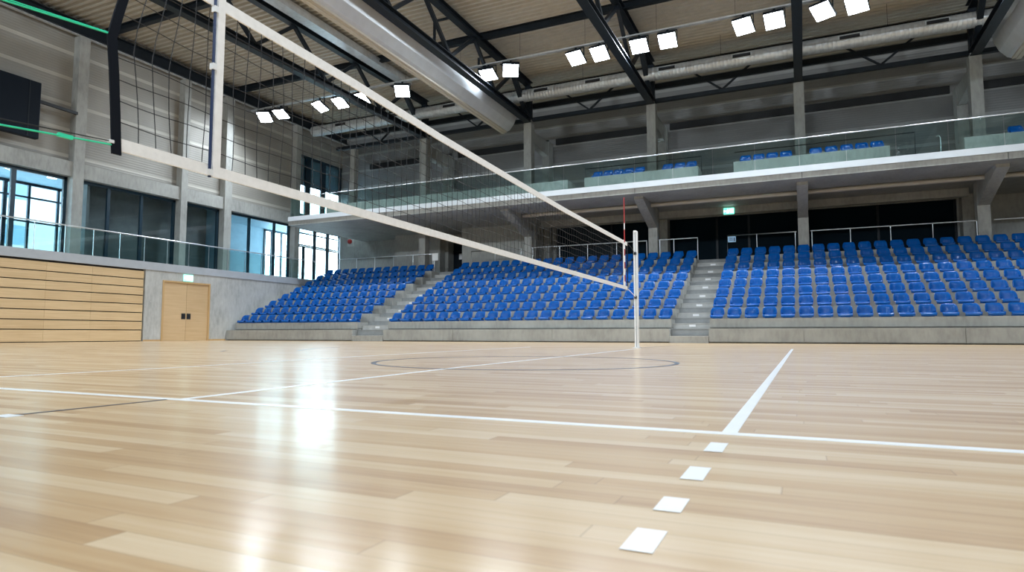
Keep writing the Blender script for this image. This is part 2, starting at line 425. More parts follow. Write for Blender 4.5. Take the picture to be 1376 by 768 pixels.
# ------------------------------------------------------------------ roof
P, D = .29, .09
prof = []; y = YF-.3; k = 0
pts = []
while y < YB+.5:
    pts += [(y, ZD), (y+.10, ZD), (y+.145, ZD+D), (y+.245, ZD+D)]; y += P
b = MB(); vs = []; 
for (yy, z_) in pts: vs += [(XW-.8, yy, z_), (XR+.3, yy, z_)]
b.add(vs, [(2*i, 2*i+1, 2*i+3, 2*i+2) for i in range(len(pts)-1)])
struct(b.build('ceiling', 'deck_beige'))
struct(MB().box(XW-.9, XR+.4, YF-.4, YB+.6, ZD+D+.01, ZD+D+.25).build('roof', 'cream_metal'))
for y in (-4.5, 2.8, 10.0, 17.25, 24.5, 31.3):
    struct(MB().ibeam((XW-.1, y, ZD-.16), (XR, y, ZD-.16), .22, .30).build('beam', 'steel_dark'))
NT = ['first', 'second', 'third', 'fourth', 'fifth', 'sixth']
names = {-19.18: 'dark steel roof truss above the left seat block, furthest left of the trusses',
         -12.77: 'dark steel roof truss beside the long silver curtain housing',
         -6.33: 'dark steel roof truss ending over the column right of the net post',
         .13: 'dark steel roof truss ending on the column right of the green exit sign',
         6.52: 'dark steel roof truss at the right edge beside a grey housing',
         12.9: 'dark steel roof truss beyond the right edge of the picture'}
for X in COLX[1:]:
    r = empty('roof_truss', (X, 12, 11.3), names[X], 'roof truss', 'roof trusses')
    MB().ibeam((X, YF, 11.46), (X, 30.2, 11.46), .34, .30).build('bottom_chord', 'steel_dark', r)
    MB().ibeam((X, YF, 13.42), (X, 30.2, 13.42), .30, .30).build('top_chord', 'steel_dark', r)
    yt = 27.95
    MB().bar((X, 30.0, 11.6), (X, 30.0, 13.3), .30, .30).build('end_post', 'steel_dark', r)
    MB().bar((X, 29.8, 11.6), (X, yt, 13.28), .22, .22).build('diagonal', 'steel_dark', r)
    while yt > -6:
        MB().bar((X, yt, 13.28), (X, yt-2.05, 11.6), .14, .14).build('diagonal', 'steel_dark', r)
        MB().bar((X, yt-2.05, 11.6), (X, yt-4.1, 13.28), .14, .14).build('diagonal', 'steel_dark', r)
        yt -= 4.1
# longitudinal bracing between columns at the back
for a, c in zip(COLX, COLX[1:]):
    m = (a+c)/2
    i = COLX.index(a)
    r = empty('bracing_truss', (m, 30.3, 11.5), ['dark bracing truss over the rear corner by the upper windows', 'dark bracing truss behind the net, left of the silver curtain housing end',
              'dark bracing truss between the silver curtain housing and the next column', 'dark bracing truss high above the right aisle staircase', 'dark bracing truss high above the right seat block', 'dark bracing truss beyond the right picture edge'][i], 'bracing', 'bracing trusses')
    MB().bar((a+.1, 30.3, 12.3), (c-.1, 30.3, 12.3), .2, .24).build('upper_chord', 'steel_dark', r)
    MB().bar((a+.1, 30.3, 11.6), (c-.1, 30.3, 11.6), .2, .18).build('lower_chord', 'steel_dark', r)
    for s in (-1, 1):
        MB().bar((m, 30.3, 11.68), (m+s*1.75, 30.3, 13.05), .08, .08).build('diagonal', 'steel_dark', r)

# roller curtain housings beside two trusses
def housing(X, side, label, y1):
    r = empty('curtain_housing', (X, 10, 10.8), label, 'curtain housing')
    s = side
    MB().prism([(X-s*.42, 10.80), (X-s*.42, 11.95), (X+s*.30, 12.05), (X+s*.34, 11.95), (X+s*.30, 11.55), (X+s*.14, 11.15), (X-s*.10, 10.86), (X-s*.24, 10.80)], 'y', -4, y1).build('cover', 'silver_cover', r)
    MB().prism([(X-s*.50, 10.68), (X-s*.50, 10.80), (X-s*.22, 10.80), (X-s*.22, 10.72), (X-s*.34, 10.72), (X-s*.34, 10.68)], 'y', -4, y1-.1).build('bottom_rail', 'cream_metal', r)
    for y in range(-2, 30, 4):
        MB().box(X-s*.2-.04, X-s*.2+.04, y-.05, y+.05, 11.95, 13.4).box(min(X-s*.2, X+s*.75), max(X-s*.2, X+s*.75), y-.04, y+.04, 13.32, 13.40).build('hanger', 'steel_dark', r)
housing(-13.45, 1, 'long silver roller curtain housing hanging below the roof', 29.3)
housing(7.3, -1, 'grey roller curtain housing in the upper right corner', 29.3)
o = MB().box(-18.75, -18.25, 0, 27.2, 13.28, 13.62).build('roof_channel', 'galvanised')
tag(o, 'galvanised metal channel running beside the furthest left roof truss', 'channel')

# spiral ventilation duct
vd = empty('ventilation_duct', (-7, 28.3, 12), 'round silver ventilation duct with dark slots high along the stand', 'duct')
YV, ZV = 29.1, 12.46
n = 20; bt = MB(); x = -26.5; ringpts = []; rr = []
while x < 7.6:
    ringpts += [(x, YV, ZV), (x+.13, YV, ZV), (x+.14, YV, ZV), (x+.15, YV, ZV)]; rr += [.30, .30, .312, .30]; x += .16
bt.tube(ringpts, rr, n); bt.build('duct_pipe', 'galvanised', vd)
for gx in (-24.2, -20.6, -16.9, -11.6, -8.9, -5.35, -2.1, 2.1, 5.15):
    g = MB().box(gx-.42, gx+.42, YV-.35, YV-.29, ZV-.06, ZV+.14).build('vent_frame', 'galvanised', vd)
    MB().box(gx-.37, gx+.37, YV-.365, YV-.35, ZV-.03, ZV+.11).build('vent_slot', 'steel_black', g)
for gx in (-23, -15, -9.5, -3, 3.5):
    MB().tube([(gx, YV, ZV+.3), (gx, YV, ZD)], .008, 6).build('hanger', 'steel_dark', vd)

# ------------------------------------------------------------------ back wall, columns, balcony
bw = MB()
bw.box(XW-.75, XR+.3, YB, YB+.3, 6.7, ZD+.2)
struct(bw.build('wall_back', 'cladding_back'))
for a, c in zip(COLX, COLX[1:]):
    struct(MB().box(a+.22, c-.22, YB-.12, YB, 11.08, 11.42).build('beam', 'steel_black'))
# concrete under the balcony, with openings for a dark glass front and a doorway
lw = MB()
lw.box(XW-.08, -19.1, 33.0, 33.3, 0, 6.7); lw.box(-17.55, -12.4, 33.0, 33.3, 0, 6.7); lw.box(-19.1, -17.55, 33.0, 33.3, 6.05, 6.7)
lw.box(-12.4, 6.25, 33.0, 33.3, 6.2, 6.7); lw.box(6.25, XR+.3, 33.0, 33.3, 0, 6.7)
lw.box(-12.4, 6.25, 33.0, 33.3, 0, 3.66); lw.box(-19.1, -17.55, 33, 33.3, 0, 3.66)
struct(lw.build('wall_back_lower', 'concrete'))
struct(MB().box(-22.4, -19.2, 31.8, 33, 3.66, 6.25).build('wall_pier', 'concrete'))
struct(MB().box(-17.4, -12.9, 31.2, 33, 3.66, 6.25).build('wall_pier', 'concrete'))
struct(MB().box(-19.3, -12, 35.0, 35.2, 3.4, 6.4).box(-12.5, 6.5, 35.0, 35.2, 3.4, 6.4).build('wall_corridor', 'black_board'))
gw = empty('window_10', (-3, 33.1, 3.66), None, None); struct(gw)
fr = MB()
for x_ in (-12.4, -9.3, -6.5, -3.86, -2.35, .1, 3.2, 6.15): fr.box(x_, x_+.10, 33.06, 33.16, 3.66, 6.2)
fr.build('window_frame', 'steel_dark', gw)
for a, c in ((-12.3, -9.3), (-9.2, -6.5), (-6.4, -3.86), (-3.76, -2.35), (-2.25, .1), (.2, 3.2), (3.3, 6.15)):
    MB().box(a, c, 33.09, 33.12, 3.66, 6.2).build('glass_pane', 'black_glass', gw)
dd = empty('door_2', (-18.4, 33.0, 3.66), None, None); struct(dd)
MB().box(-19.1, -19.0, 32.96, 33.1, 3.66, 6.05).box(-17.65, -17.55, 32.96, 33.1, 3.66, 6.05).box(-19.0, -17.65, 32.96, 33.1, 5.2, 5.28).build('door_frame', 'steel_dark', dd)
MB().box(-19.0, -17.65, 33.04, 33.09, 3.66, 5.2).build('door_leaf', 'black_board', dd)
MB().box(-19.0, -17.65, 33.05, 33.08, 5.28, 6.05).build('transom_pane', 'black_glass', dd)
o = MB().box(-18.62, -18.38, 33.02, 33.04, 4.75, 5.1).build('notice_sheet', 'paper'); tag(o, 'white notice sheet stuck on the dark doorway behind the seats', 'notice')

for i, X in enumerate(COLX):
    if i == 0: continue
    struct(MB().box(X-.21, X+.21, 29.8, 30.25, 3.66, 11.3).build('column', 'concrete'))
    struct(MB().box(X-.2, X+.2, 32.35, 33.0, 3.66, 11.0).build('column', 'concrete'))
    struct(MB().prism([(30.25, 10.35), (30.25, 10.95), (32.35, 10.95), (32.35, 10.15)], 'x', X-.16, X+.16).build('beam', 'concrete'))
    if i > 1:
        struct(MB().prism([(29.8, 5.30), (29.8, 6.25), (27.0, 6.25), (27.0, 6.13), (27.25, 6.05)], 'x', X-.20, X+.20).build('beam', 'concrete'))
struct(MB().box(-24.3, -23.95, 29.8, 30.15, 6.7, 11.3).build('column', 'concrete'))
struct(MB().box(XL, XR, 26.32, 33.0, 6.25, 6.70).build('slab_balcony', 'concrete'))
struct(MB().box(XL, XR, 26.27, 26.32, 6.48, 6.72).build('trim_4', 'fascia_white'))
t = MB()
for X in COLX[1:]: t.box(X-.008, X+.008, 26.312, 26.32, 6.25, 6.48)
struct(t.build('trim_5', 'steel_dark'))
o = MB().tube([(-12.5, 28.6, 6.15), (XR, 28.6, 6.15)], .09, 14).build('pipe', 'cream_metal'); tag(o, 'long pipe running under the balcony slab', 'pipe')
struct(MB().box(-12.5, 6.3, 30.9, 31.2, 5.92, 6.25).build('beam', 'concrete'))
# balcony glass
gb = empty('glass_balustrade', (-5, 26.38, 6.7), 'long glass balustrade with thin top rail along the upper balcony', 'balustrade')
MB().tube([(XL+.05, 26.38, 7.82), (XR-.1, 26.38, 7.82)], .024, 10).build('top_rail', 'steel_rail', gb)
x = XL+.06
while x < XR-.3:
    MB().box(x+.012, min(x+1.6, XR-.1)-.012, 26.372, 26.388, 6.70, 7.80).build('glass_panel', 'glass_rail', gb); x += 1.6
gb2 = empty('glass_balustrade', (XL+.06, 29, 6.7), 'short glass balustrade at the balcony end beside the upper left windows', 'balustrade')
MB().tube([(XL+.06, 26.45, 7.82), (XL+.06, 33.2, 7.82)], .024, 10).build('top_rail', 'steel_rail', gb2)
for k in range(4): MB().box(XL+.052, XL+.068, 26.47+1.68*k, 28.1+1.68*k, 6.70, 7.80).build('glass_panel', 'glass_rail', gb2)
# balcony seat steps
for a, c, lab in ((-24.0, -9.75, 'long low concrete seat step on the balcony behind the net'), (-8.95, -3.87, 'low concrete seat step with eight blue balcony seats above the net post'),
             (-2.45, 3.2, 'low concrete seat step with nine blue balcony seats above the right stand'), (5.55, 12.0, 'low concrete seat step at the right end of the balcony')):
    o = MB().box(a, c, 27.5, 28.6, 6.70, 7.46).build('seat_step', 'concrete', None, .02); tag(o, lab, 'concrete step')
hr = empty('balcony_handrail', (-6, 28.75, 7.4), 'thin dark rail behind the balcony seats above the net post', 'handrail')
MB().tube([(-9.3, 28.75, 6.72), (-9.3, 28.75, 8.2), (-3.9, 28.75, 8.2), (-3.9, 28.75, 6.72)], .02, 8).build('rail', 'steel_dark', hr)
hr = empty('balcony_handrail', (1, 28.75, 7.4), 'thin dark rail behind the balcony seats above the right stand', 'handrail')
MB().tube([(-2.5, 28.75, 6.72), (-2.5, 28.75, 8.2), (4.2, 28.75, 8.2), (4.2, 28.75, 6.72)], .02, 8).build('rail', 'steel_dark', hr)

st = empty('stand_pole', (4.75, 27.1, 6.70), 'slim silver pole standing behind the balcony glass, right of the blue seats', 'pole')
MB().tube([(4.75, 27.1, 6.71), (4.75, 27.1, 7.45), (4.70, 27.1, 7.52), (4.62, 27.1, 7.5)], .02, 8).build('pole', 'steel_rail', st)
MB().tube([(4.75, 27.1, 6.70), (4.75, 27.1, 6.73)], .14, 16).build('base', 'steel_rail', st)
# far walls, out of view
struct(MB().box(XR, XR+.3, YF, YB, 0, ZD+.1).build('wall_right', 'cladding'))
struct(MB().box(XW-.75, XR+.3, YF-.3, YF, 0, ZD+.1).build('wall_front', 'cladding'))

# ------------------------------------------------------------------ grandstand
struct(MB().box(XL+.03, XR-.05, 30.31, 32.98, 3.3, .835+7*.404).build('slab_walkway', 'concrete'))
struct(MB().box(XL+.03, -17.95, 29.67, 30.30, 3.3, .835+7*.404).box(-16.32, -4.24, 29.67, 30.30, 3.3, .835+7*.404).box(-2.93, XR-.05, 29.67, 30.30, 3.3, .835+7*.404).build('slab_walkway', 'concrete'))
Y0, DYT, Z0, DZT = 22.75, .87, .835, .404
def ty(r): return Y0+DYT*r
def tz(r): return Z0+DZT*r
AL = (-17.95, -16.32); AR = (-4.24, -2.93)
blocks = [(XL+.03, AL[0], 'stepped concrete stand carrying the left seat block'), (AL[1], AR[0], 'stepped concrete stand carrying the middle seat block behind the net'),
          (AR[1], XR-.05, 'stepped concrete stand carrying the right seat block')]
for a, c, lab in blocks:
    r = empty('grandstand', ((a+c)/2, 25, 0), lab, 'stand', 'concrete stands')
    p = MB()
    cuts = [a]; 
    k = math.ceil(a/4.3)*4.3
    while k < c-.5:
        if k > a+.5: cuts.append(k)
        k += 4.3
    cuts.append(c)
    for u, v in zip(cuts, cuts[1:]): p.box(u+.005, v-.005, 22.4, 22.78, .045, .492)
    p.box(a+.02, c-.02, 22.50, 22.78, 0, .05)
    p.build('plinth', 'concrete', r)
    for t_ in range(8):
        m = MB(); y1 = ty(t_+1) if t_ < 7 else 29.66
        if t_ == 0: a0 = a+(.20 if a < -25 else 0); m.box(a0, c, ty(0)+.06, y1, .4, .56); m.box(a0, c, ty(0), y1, .535, tz(0))
        else: m.box(a, c, ty(t_), y1, tz(t_-1)-.2, tz(t_))
        m.build('tier', 'concrete', r)
# aisle stairs
for (a, c), lab in ((AL, 'concrete aisle staircase between the left and middle seat blocks'), (AR, 'concrete aisle staircase right of the net post')):
    r = empty('aisle_staircase', ((a+c)/2, 22.4, 0), lab, 'stairs', 'aisle staircases')
    zs = [.235, .492]+[.492+(tz(7)-.492)*(i+1)/16 for i in range(16)]
    yf = [22.38, 22.72]+[23.05+.437*i for i in range(16)]
    for i in range(18):
        y1 = yf[i+1]+.02 if i < 17 else 30.3
        zb = 0 if i < 2 else zs[i-2]
        m = MB().box(a+.004, c-.004, yf[i]+(.03 if i else 0), y1, zb, zs[i]-.03); m.box(a+.004, c-.004, yf[i], y1, zs[i]-.03, zs[i])
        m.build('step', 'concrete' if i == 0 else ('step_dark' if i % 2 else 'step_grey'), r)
        if i == 0: MB().box(a+.004, c-.004, yf[0]-.004, yf[0]+.03, zs[0]-.002, zs[0]+.004).build('nosing', 'aluminium', r)
        if i >= 1 and i % 2 == 0:
            xm = (a+c)/2+.02
            MB().box(xm-.11, xm+.11, yf[i]+.020, yf[i]+.034, zs[i]-.125, zs[i]-.045).build('step_plate', 'white_paint', r)

# ------------------------------------------------------------------ stadium seats
def seat_mesh():
    prof = [(-.196, .02, .40), (-.208, .05, .415), (-.204, .082, .425), (-.18, .104, .43), (-.12, .106, .435), (-.04, .092, .44), (.06, .088, .44), (.12, .10, .44),
            (.155, .142, .445), (.170, .200, .445), (.180, .255, .438), (.193, .308, .425), (.212, .353, .40), (.234, .386, .36), (.252, .404, .305), (.264, .408, .225)]
    nu = 12; vs = []; top = []
    for j, (y, z, w_) in enumerate(prof):
        for i in range(nu+1):
            u = -1+2*i/nu; e = abs(u)**3.2
            yy, z2 = y, z
            if 3 <= j <= 7: z2 += (.03, .035, .045, .065, .085)[j-3]*e
            if j >= 8: yy -= (.11, .10, .085, .07, .05, .035, .02, .01)[j-8]*e
            if j == len(prof)-1: z2 -= .012*e
            top.append(Vector((u*w_/2, yy, z2)))
    n1 = nu+1; m = len(prof)
    def normal(j, i):
        a = top[min(j+1, m-1)*n1+i]-top[max(j-1, 0)*n1+i]; b = top[j*n1+min(i+1, nu)]-top[j*n1+max(i-1, 0)]
        return b.cross(a).normalized()
    bot = [top[j*n1+i]-normal(j, i)*.014 for j in range(m) for i in range(n1)]
    N0 = len(top); fs = []
    for j in range(m-1):
        for i in range(nu):
            a = j*n1+i; fs.append((a, a+1, a+n1+1, a+n1)); fs.append((N0+a, N0+a+n1, N0+a+n1+1, N0+a+1))
    for j in range(m-1):
        for i in (0, nu):
            a = j*n1+i; fs.append((a, a+n1, N0+a+n1, N0+a))
    for i in range(nu):
        for j in (0, m-1):
            a = j*n1+i; fs.append((a, a+1, N0+a+1, N0+a))
    b = MB(); b.add(top+bot, fs, True)
    # moulded foot under the pan
    b.prism([(-.17, .0), (.15, .0), (.13, .085), (-.15, .085)], 'x', -.15, .15)
    return b
SM = seat_mesh()
seat_me = SM.mesh('stadium_seat'); seat_me.materials.append(M['seat_blue'])
lst = []
for r in range(8):
    for i in range(13): lst.append(('left', r, i, 13, -25.06+.57*i))
    for i in range(21): lst.append(('middle', r, i, 21, -16.05+.579*i))
    for i in range(20): lst.append(('right', r, i, 20, -2.70+.561*i))
cand = []
for (bk, r, i, n_, X) in lst:
    p = (X, ty(r)+.20, tz(r)); q = px((X, p[1], p[2]+.2))
    if q[0] > 1386: continue
    cand.append((q[2], bk, r, i, n_, p))
cand.sort()
rows = ['front row', 'second row', 'third row', 'fourth row', 'fifth row', 'sixth row', 'seventh row', 'back row']
rest = []
for k, (dist, bk, r, i, n_, p) in enumerate(cand):
    if k >= 300: rest.append(p); continue
    o = bpy.data.objects.new('stadium_seat', seat_me); COL.objects.link(o); o.location = p
    o.rotation_euler.z = random.uniform(-.02, .02)
    if bk == 'right': w_ = '%s seat counted from the aisle stairs' % ORD[i]
    elif bk == 'middle' and i >= 10: w_ = '%s seat counted from the right aisle' % ORD[20-i]
    elif bk == 'middle': w_ = '%s seat counted from the left aisle' % ORD[i]
    else: w_ = '%s seat counted from the left aisle' % ORD[12-i]
    tag(o, 'blue plastic seat, %s of %s block, %s' % (rows[r], bk, w_), 'seat', 'blue seats on the concrete stand')
b = MB()
for p in rest: b.add([(v[0]+p[0], v[1]+p[1], v[2]+p[2]) for v in SM.v], SM.f, True)
o = b.build('distant_stadium_seats', 'seat_blue'); tag(o, 'farthest blue plastic seats, in the left block and the rear left of the middle block', 'seats', 'blue seats on the concrete stand', 'stuff')
for k, (X, lab) in enumerate(zip((-8.46, -7.97, -7.48, -7.0, -6.5, -5.25, -4.72, -4.22, -2.0, -1.48, -.96, -.43, .67, 1.23, 1.78, 2.3, 2.83, 7.2),
        ['%s of the five blue balcony seats left of the column' % q for q in ('leftmost', 'second from left', 'middle', 'second from right', 'rightmost')] +
        ['%s of the three blue balcony seats right of the column' % q for q in ('leftmost', 'middle', 'rightmost')] +
        ['%s of the four blue balcony seats above the right stand' % q for q in ('leftmost', 'second from left', 'third from left', 'rightmost')] +
        ['%s of the five blue balcony seats, farther right above the right stand' % q for q in ('leftmost', 'second from left', 'middle', 'second from right', 'rightmost')] +
        ['single blue balcony seat at the right picture edge'])):
    o = bpy.data.objects.new('spectator_seat', seat_me); COL.objects.link(o); o.location = (X, 27.95, 7.46)
    tag(o, lab, 'seat', 'blue seats on the balcony')

# ------------------------------------------------------------------ walkway guard rails
ZW = tz(7)
def guard(pts, posts, label, panel=False):
    r = empty('guard_rail', (pts[0][0], pts[0][1], ZW), label, 'guard rail', 'steel guard rails behind the top row')
    MB().tube(pts, .024, 8).build('handrail', 'steel_rail', r)
    for (x_, y_) in posts: MB().tube([(x_, y_, ZW), (x_, y_, 4.7)], .017, 8).build('post', 'steel_rail', r)
    return r
YG = 29.72
guard([(-25.4, YG, 4.7), (-18.3, YG, 4.7), (-18.3, YG, ZW)], [(-24.9+1.3*k, YG) for k in range(6)], 'steel guard rail behind the left seat block')
guard([(-16.0, YG, ZW), (-16.0, YG, 4.7), (-13.05, YG, 4.7)], [(-14.6, YG), (-13.1, YG)], 'steel guard rail before the concrete wall, right of left aisle')
guard([(-12.5, YG, 4.7), (-6.6, YG, 4.7)], [(-12.45+1.46*k, YG) for k in range(5)], 'steel guard rail behind the middle block, left of the net post')
guard([(-6.05, YG, 4.7), (-4.28, YG, 4.7), (-4.28, YG, ZW)], [(-6.0, YG), (-5.35, YG)], 'short steel guard rail between column and right aisle')
guard([(-2.98, YG, ZW), (-2.98, YG, 4.7), (-.15, YG, 4.7)], [(-1.75, YG), (-.2, YG)], 'steel guard rail with blue sign beside the right aisle')
guard([(.4, YG, 4.7), (6.25, YG, 4.7)], [(.45+1.45*k, YG) for k in range(5)], 'long steel guard rail behind the right seat block')
guard([(6.8, YG, 4.7), (12.6, YG, 4.7)], [(8.3, YG), (9.8, YG), (11.3, YG)], 'steel guard rail at the right picture edge beyond the column')

# small signs
sg = empty('wayfinding_sign', (-2.8, YG-.03, 4.5), 'small light blue sign hanging on the guard rail by the right aisle', 'sign')
MB().box(-2.96, -2.62, YG-.05, YG-.035, 4.40, 4.66).build('sign_board', 'sign_blue', sg)
g = MB(); 
for z_ in (4.60, 4.545, 4.49):
    g.box(-2.90, -2.74, YG-.053, YG-.05, z_-.014, z_+.010)
g.box(-2.71, -2.66, YG-.053, YG-.05, 4.44, 4.60); g.build('sign_text', 'navy', sg)
o = MB().box(-18.42, -18.05, YG-.05, YG-.03, 4.32, 4.72).build('notice_sheet', 'paper'); tag(o, 'white notice on the guard rail at top of the left aisle', 'notice')
al = empty('alarm_bell', (-26.7, 33, 6.3), 'small red alarm bell on the concrete wall behind the left block', 'alarm')
MB().tube([(-26.75, 33.0, 6.32), (-26.75, 32.9, 6.32), (-26.75, 32.86, 6.32)], [.16, .16, .09], 14).build('bell', 'red_paint', al)
MB().box(-26.95, -26.45, 32.985, 33.0, 6.0, 6.6).build('back_plate', 'concrete_pale', al)

def exit_sign(x, y, z, axis, label):
    r = empty('exit_sign', (x, y, z), label, 'exit sign', 'green exit signs')
    def bx(m, u0, u1, w0, w1, d0, d1):
        return m.box(x+u0, x+u1, y-d1, y-d0, z+w0, z+w1) if axis == 'x' else m.box(x+d0, x+d1, y+u0, y+u1, z+w0, z+w1)
    bx(MB(), -.235, .235, -.15, .15, 0, .05).build('case', 'exit_green', r)
    g = MB()
    bx(g, .06, .12, -.09, .09, .05, .054); bx(g, .06, .2, .065, .09, .05, .054); bx(g, .175, .2, -.09, .09, .05, .054)          # doorway
    bx(g, -.06, -.02, .05, .09, .05, .054); bx(g, -.075, -.015, -.02, .045, .05, .054); bx(g, -.12, -.07, .005, .025, .05, .054)  # running figure
    bx(g, -.015, .04, -.01, .012, .05, .054); bx(g, -.10, -.06, -.09, -.02, .05, .054); bx(g, -.03, .0, -.09, -.02, .05, .054)
    bx(g, -.2, -.15, -.02, .02, .05, .054); bx(g, -.215, -.2, -.05, .05, .05, .054)
    g.build('pictogram', 'exit_white', r)
exit_sign(XL+.002, 20.18, 2.86, 'y', 'green illuminated exit sign above the wooden double door')
exit_sign(-3.0, 30.895, 6.03, 'x', 'green illuminated exit sign under the balcony by the right aisle')
# ------------------------------------------------------------------ net, antennas, post
XN = -3.405
def ztop(y): 
    pts = [(2.0, 2.53), (2.9, 2.49), (4.25, 2.46), (5.6, 2.40), (7.7, 2.35), (9.5, 2.31), (13.4, 2.275)]
    for (a, za), (b_, zb) in zip(pts, pts[1:]):
        if y <= b_: return za+(zb-za)*(y-a)/(b_-a)
    return 2.275
def zbot(y): return 1.352-(y-2.2)*.0056
net = empty('volleyball_net', (XN, 8, 1.3), 'black volleyball net with white tapes stretched across the court', 'net')
def ribbon(edge0, edge1, th=.006):
    """a flat band between two polylines, given thickness along X"""
    b = MB(); n_ = len(edge0); vs = []
    for p, q in zip(edge0, edge1):
        p, q = Vector(p), Vector(q); d = Vector((th/2, 0, 0))
        vs += [p+d, q+d, q-d, p-d]
    fs = [(0, 1, 2, 3), tuple(4*(n_-1)+k for k in (3, 2, 1, 0))]
    for i in range(n_-1):
        a = 4*i
        fs += [(a+k, a+(k+1) % 4, a+4+(k+1) % 4, a+4+k) for k in range(4)]
    return b.add(vs, fs)
yy = [2.2+.2*k for k in range(57)]
ribbon([(XN, y, ztop(y)+.005) for y in yy], [(XN, y, ztop(y)-.072) for y in yy], .012).build('top_tape', 'tape_white', net)
ribbon([(XN, y, zbot(y)+.035) for y in yy], [(XN, y, zbot(y)-.035) for y in yy], .012).build('bottom_tape', 'tape_white', net)
ES = [(2.20, 1.29), (2.185, 1.5), (2.165, 1.75), (2.145, 1.93), (2.17, 2.05), (2.205, 2.2), (2.25, 2.4), (2.275, 2.53)]
def lean(y, z):
    for (a, za), (c, zc) in zip(ES, ES[1:]):
        if z <= zc: o_ = a+(c-a)*(z-za)/(zc-za)-2.20; break
    else: o_ = .07
    return o_*max(0, 1-(y-2.2)/.9)
nt_ = MB()
k = 0; y = 2.22
while y < 13.4:
    a, b_ = zbot(y), ztop(y)-.07; ph = random.uniform(-.012, .012)
    pts_ = [(XN, y+ph*math.sin(PI*s/8)+.010*math.sin(2*PI*s/8+k)+lean(y, a+(b_-a)*s/8), a+(b_-a)*s/8) for s in range(9)]
    nt_.tube(pts_, .0028, 5, False); y += .108; k += 1
for j in range(1, 9):
    q = [(XN, y+lean(y, zbot(y)+1.1*j/9), zbot(y)+(ztop(y)-.07-zbot(y))*j/9+.006*math.sin(y*9+j)) for y in [2.2+.118*i for i in range(96)]]
    nt_.tube(q, .0028, 5, False)
nt_.build('netting', 'cord_black', net)
for y_ in (2.85, 13.06):
    ribbon([(XN+.008, y_-.028, z_) for z_ in (zbot(y_)-.04, ztop(y_)+.01)], [(XN+.008, y_+.028, z_) for z_ in (zbot(y_)-.04, ztop(y_)+.01)], .014).build('side_band', 'tape_white', net)
es = ES
s = ribbon([(XN+.012, y-.026, z) for y, z in es], [(XN+.012, y+.026, z) for y, z in es], .012).build('end_strap', 'strap_black', net)
es = [(13.38, zbot(13.4)-.03), (13.4, ztop(13.4)+.01)]
ribbon([(XN+.002, y-.015, z) for y, z in es], [(XN+.002, y+.015, z) for y, z in es], .012).build('end_strap', 'strap_black', net)
r1 = MB().tube([(XN+.012, 2.14, 1.945), (XN, 1.62, 1.888), (XN, 1.0, 1.82)], .0045, 6); r1.tube([(XN+.012, 2.14, 1.95), (XN, 1.62, 1.899), (XN, 1.0, 1.84)], .003, 6)
r1.build('tension_rope', 'rope_green', net)
r2 = MB().tube([(XN+.012, 2.18, 1.338), (XN, 1.94, 1.318), (XN, 1.65, 1.291), (XN, 1.0, 1.24)], .005, 6).build('tension_rope', 'rope_green', net)
MB().box(XN-.008, XN+.008, 1.905, 1.975, 1.309, 1.329).build('rope_buckle', 'rope_green', r2)
MB().tube([(XN+.012, 2.16, 1.355), (XN, 1.65, 1.32), (XN, 1.0, 1.28)], .003, 6).build('tension_cord', 'cord_black', net)
MB().box(XN+.0, XN+.022, 2.155, 2.18, 1.345, 1.362).build('cord_tip', 'aluminium', net)
MB().tube([(XN, 13.4, 2.27), (XN, 13.7, 2.22), (XN, 14.1, 2.12)], .006, 6).build('tension_rope', 'cord_black', net)
MB().tube([(XN, 13.4, 1.275), (XN, 13.7, 1.22), (XN, 14.1, 1.13)], .006, 6).build('tension_rope', 'tape_white', net)

an = empty('net_antenna', (XN-.02, 2.80, 1.2), 'navy antenna sleeve standing along the near white side band of the net', 'antenna')
MB().tube([(XN+.012, 2.80, 1.30), (XN+.012, 2.80, 2.62)], .010, 8).build('rod', 'navy', an)
for z_ in (1.33, 2.02, 2.4): MB().box(XN-.004, XN+.028, 2.785, 2.815, z_-.02, z_+.02).build('clip', 'aluminium', an)
an = empty('net_antenna', (XN, 13.09, 1.25), 'red and white striped antenna rod at the far end of the net', 'antenna')
for i in range(14):
    z0, z1 = 1.27+.138*i, 1.27+.138*(i+1)
    mt = 'red_paint' if (i >= 7 and i != 9) or i in (1, 3, 5) else 'white_paint'
    MB().tube([(XN+.022, 13.09, z0), (XN+.022, 13.09, z1)], .011, 8).build('stripe', mt, an)

po = empty('volleyball_post', (XN, 14.16, 0), 'silver volleyball post holding the far end of the net', 'post')
b = MB()
pr_ = [(.055*math.cos(2*PI*k/24), .055*math.sin(2*PI*k/24)) for k in range(24)]
pr_ = [(x*.62 if abs(y) < .016 and True else x, y) for x, y in pr_]
b.prism([(XN+x, 14.16+y) for x, y in pr_], 'z', 0.0, 2.63); b.build('mast', 'aluminium', po)
MB().tube([(XN, 14.16, 0), (XN, 14.16, .012)], .10, 20).build('floor_plate', 'aluminium', po)
MB().box(XN-.03, XN+.03, 14.08, 14.24, 2.60, 2.645).build('cap', 'white_paint', po, .006)
for z_ in (2.12, 1.13): MB().box(XN-.028, XN+.028, 14.075, 14.115, z_-.03, z_+.03).build('hook', 'handle_dark', po)
MB().box(XN-.004, XN+.012, 14.103, 14.110, 0.02, 2.6).build('groove', 'step_dark', po)

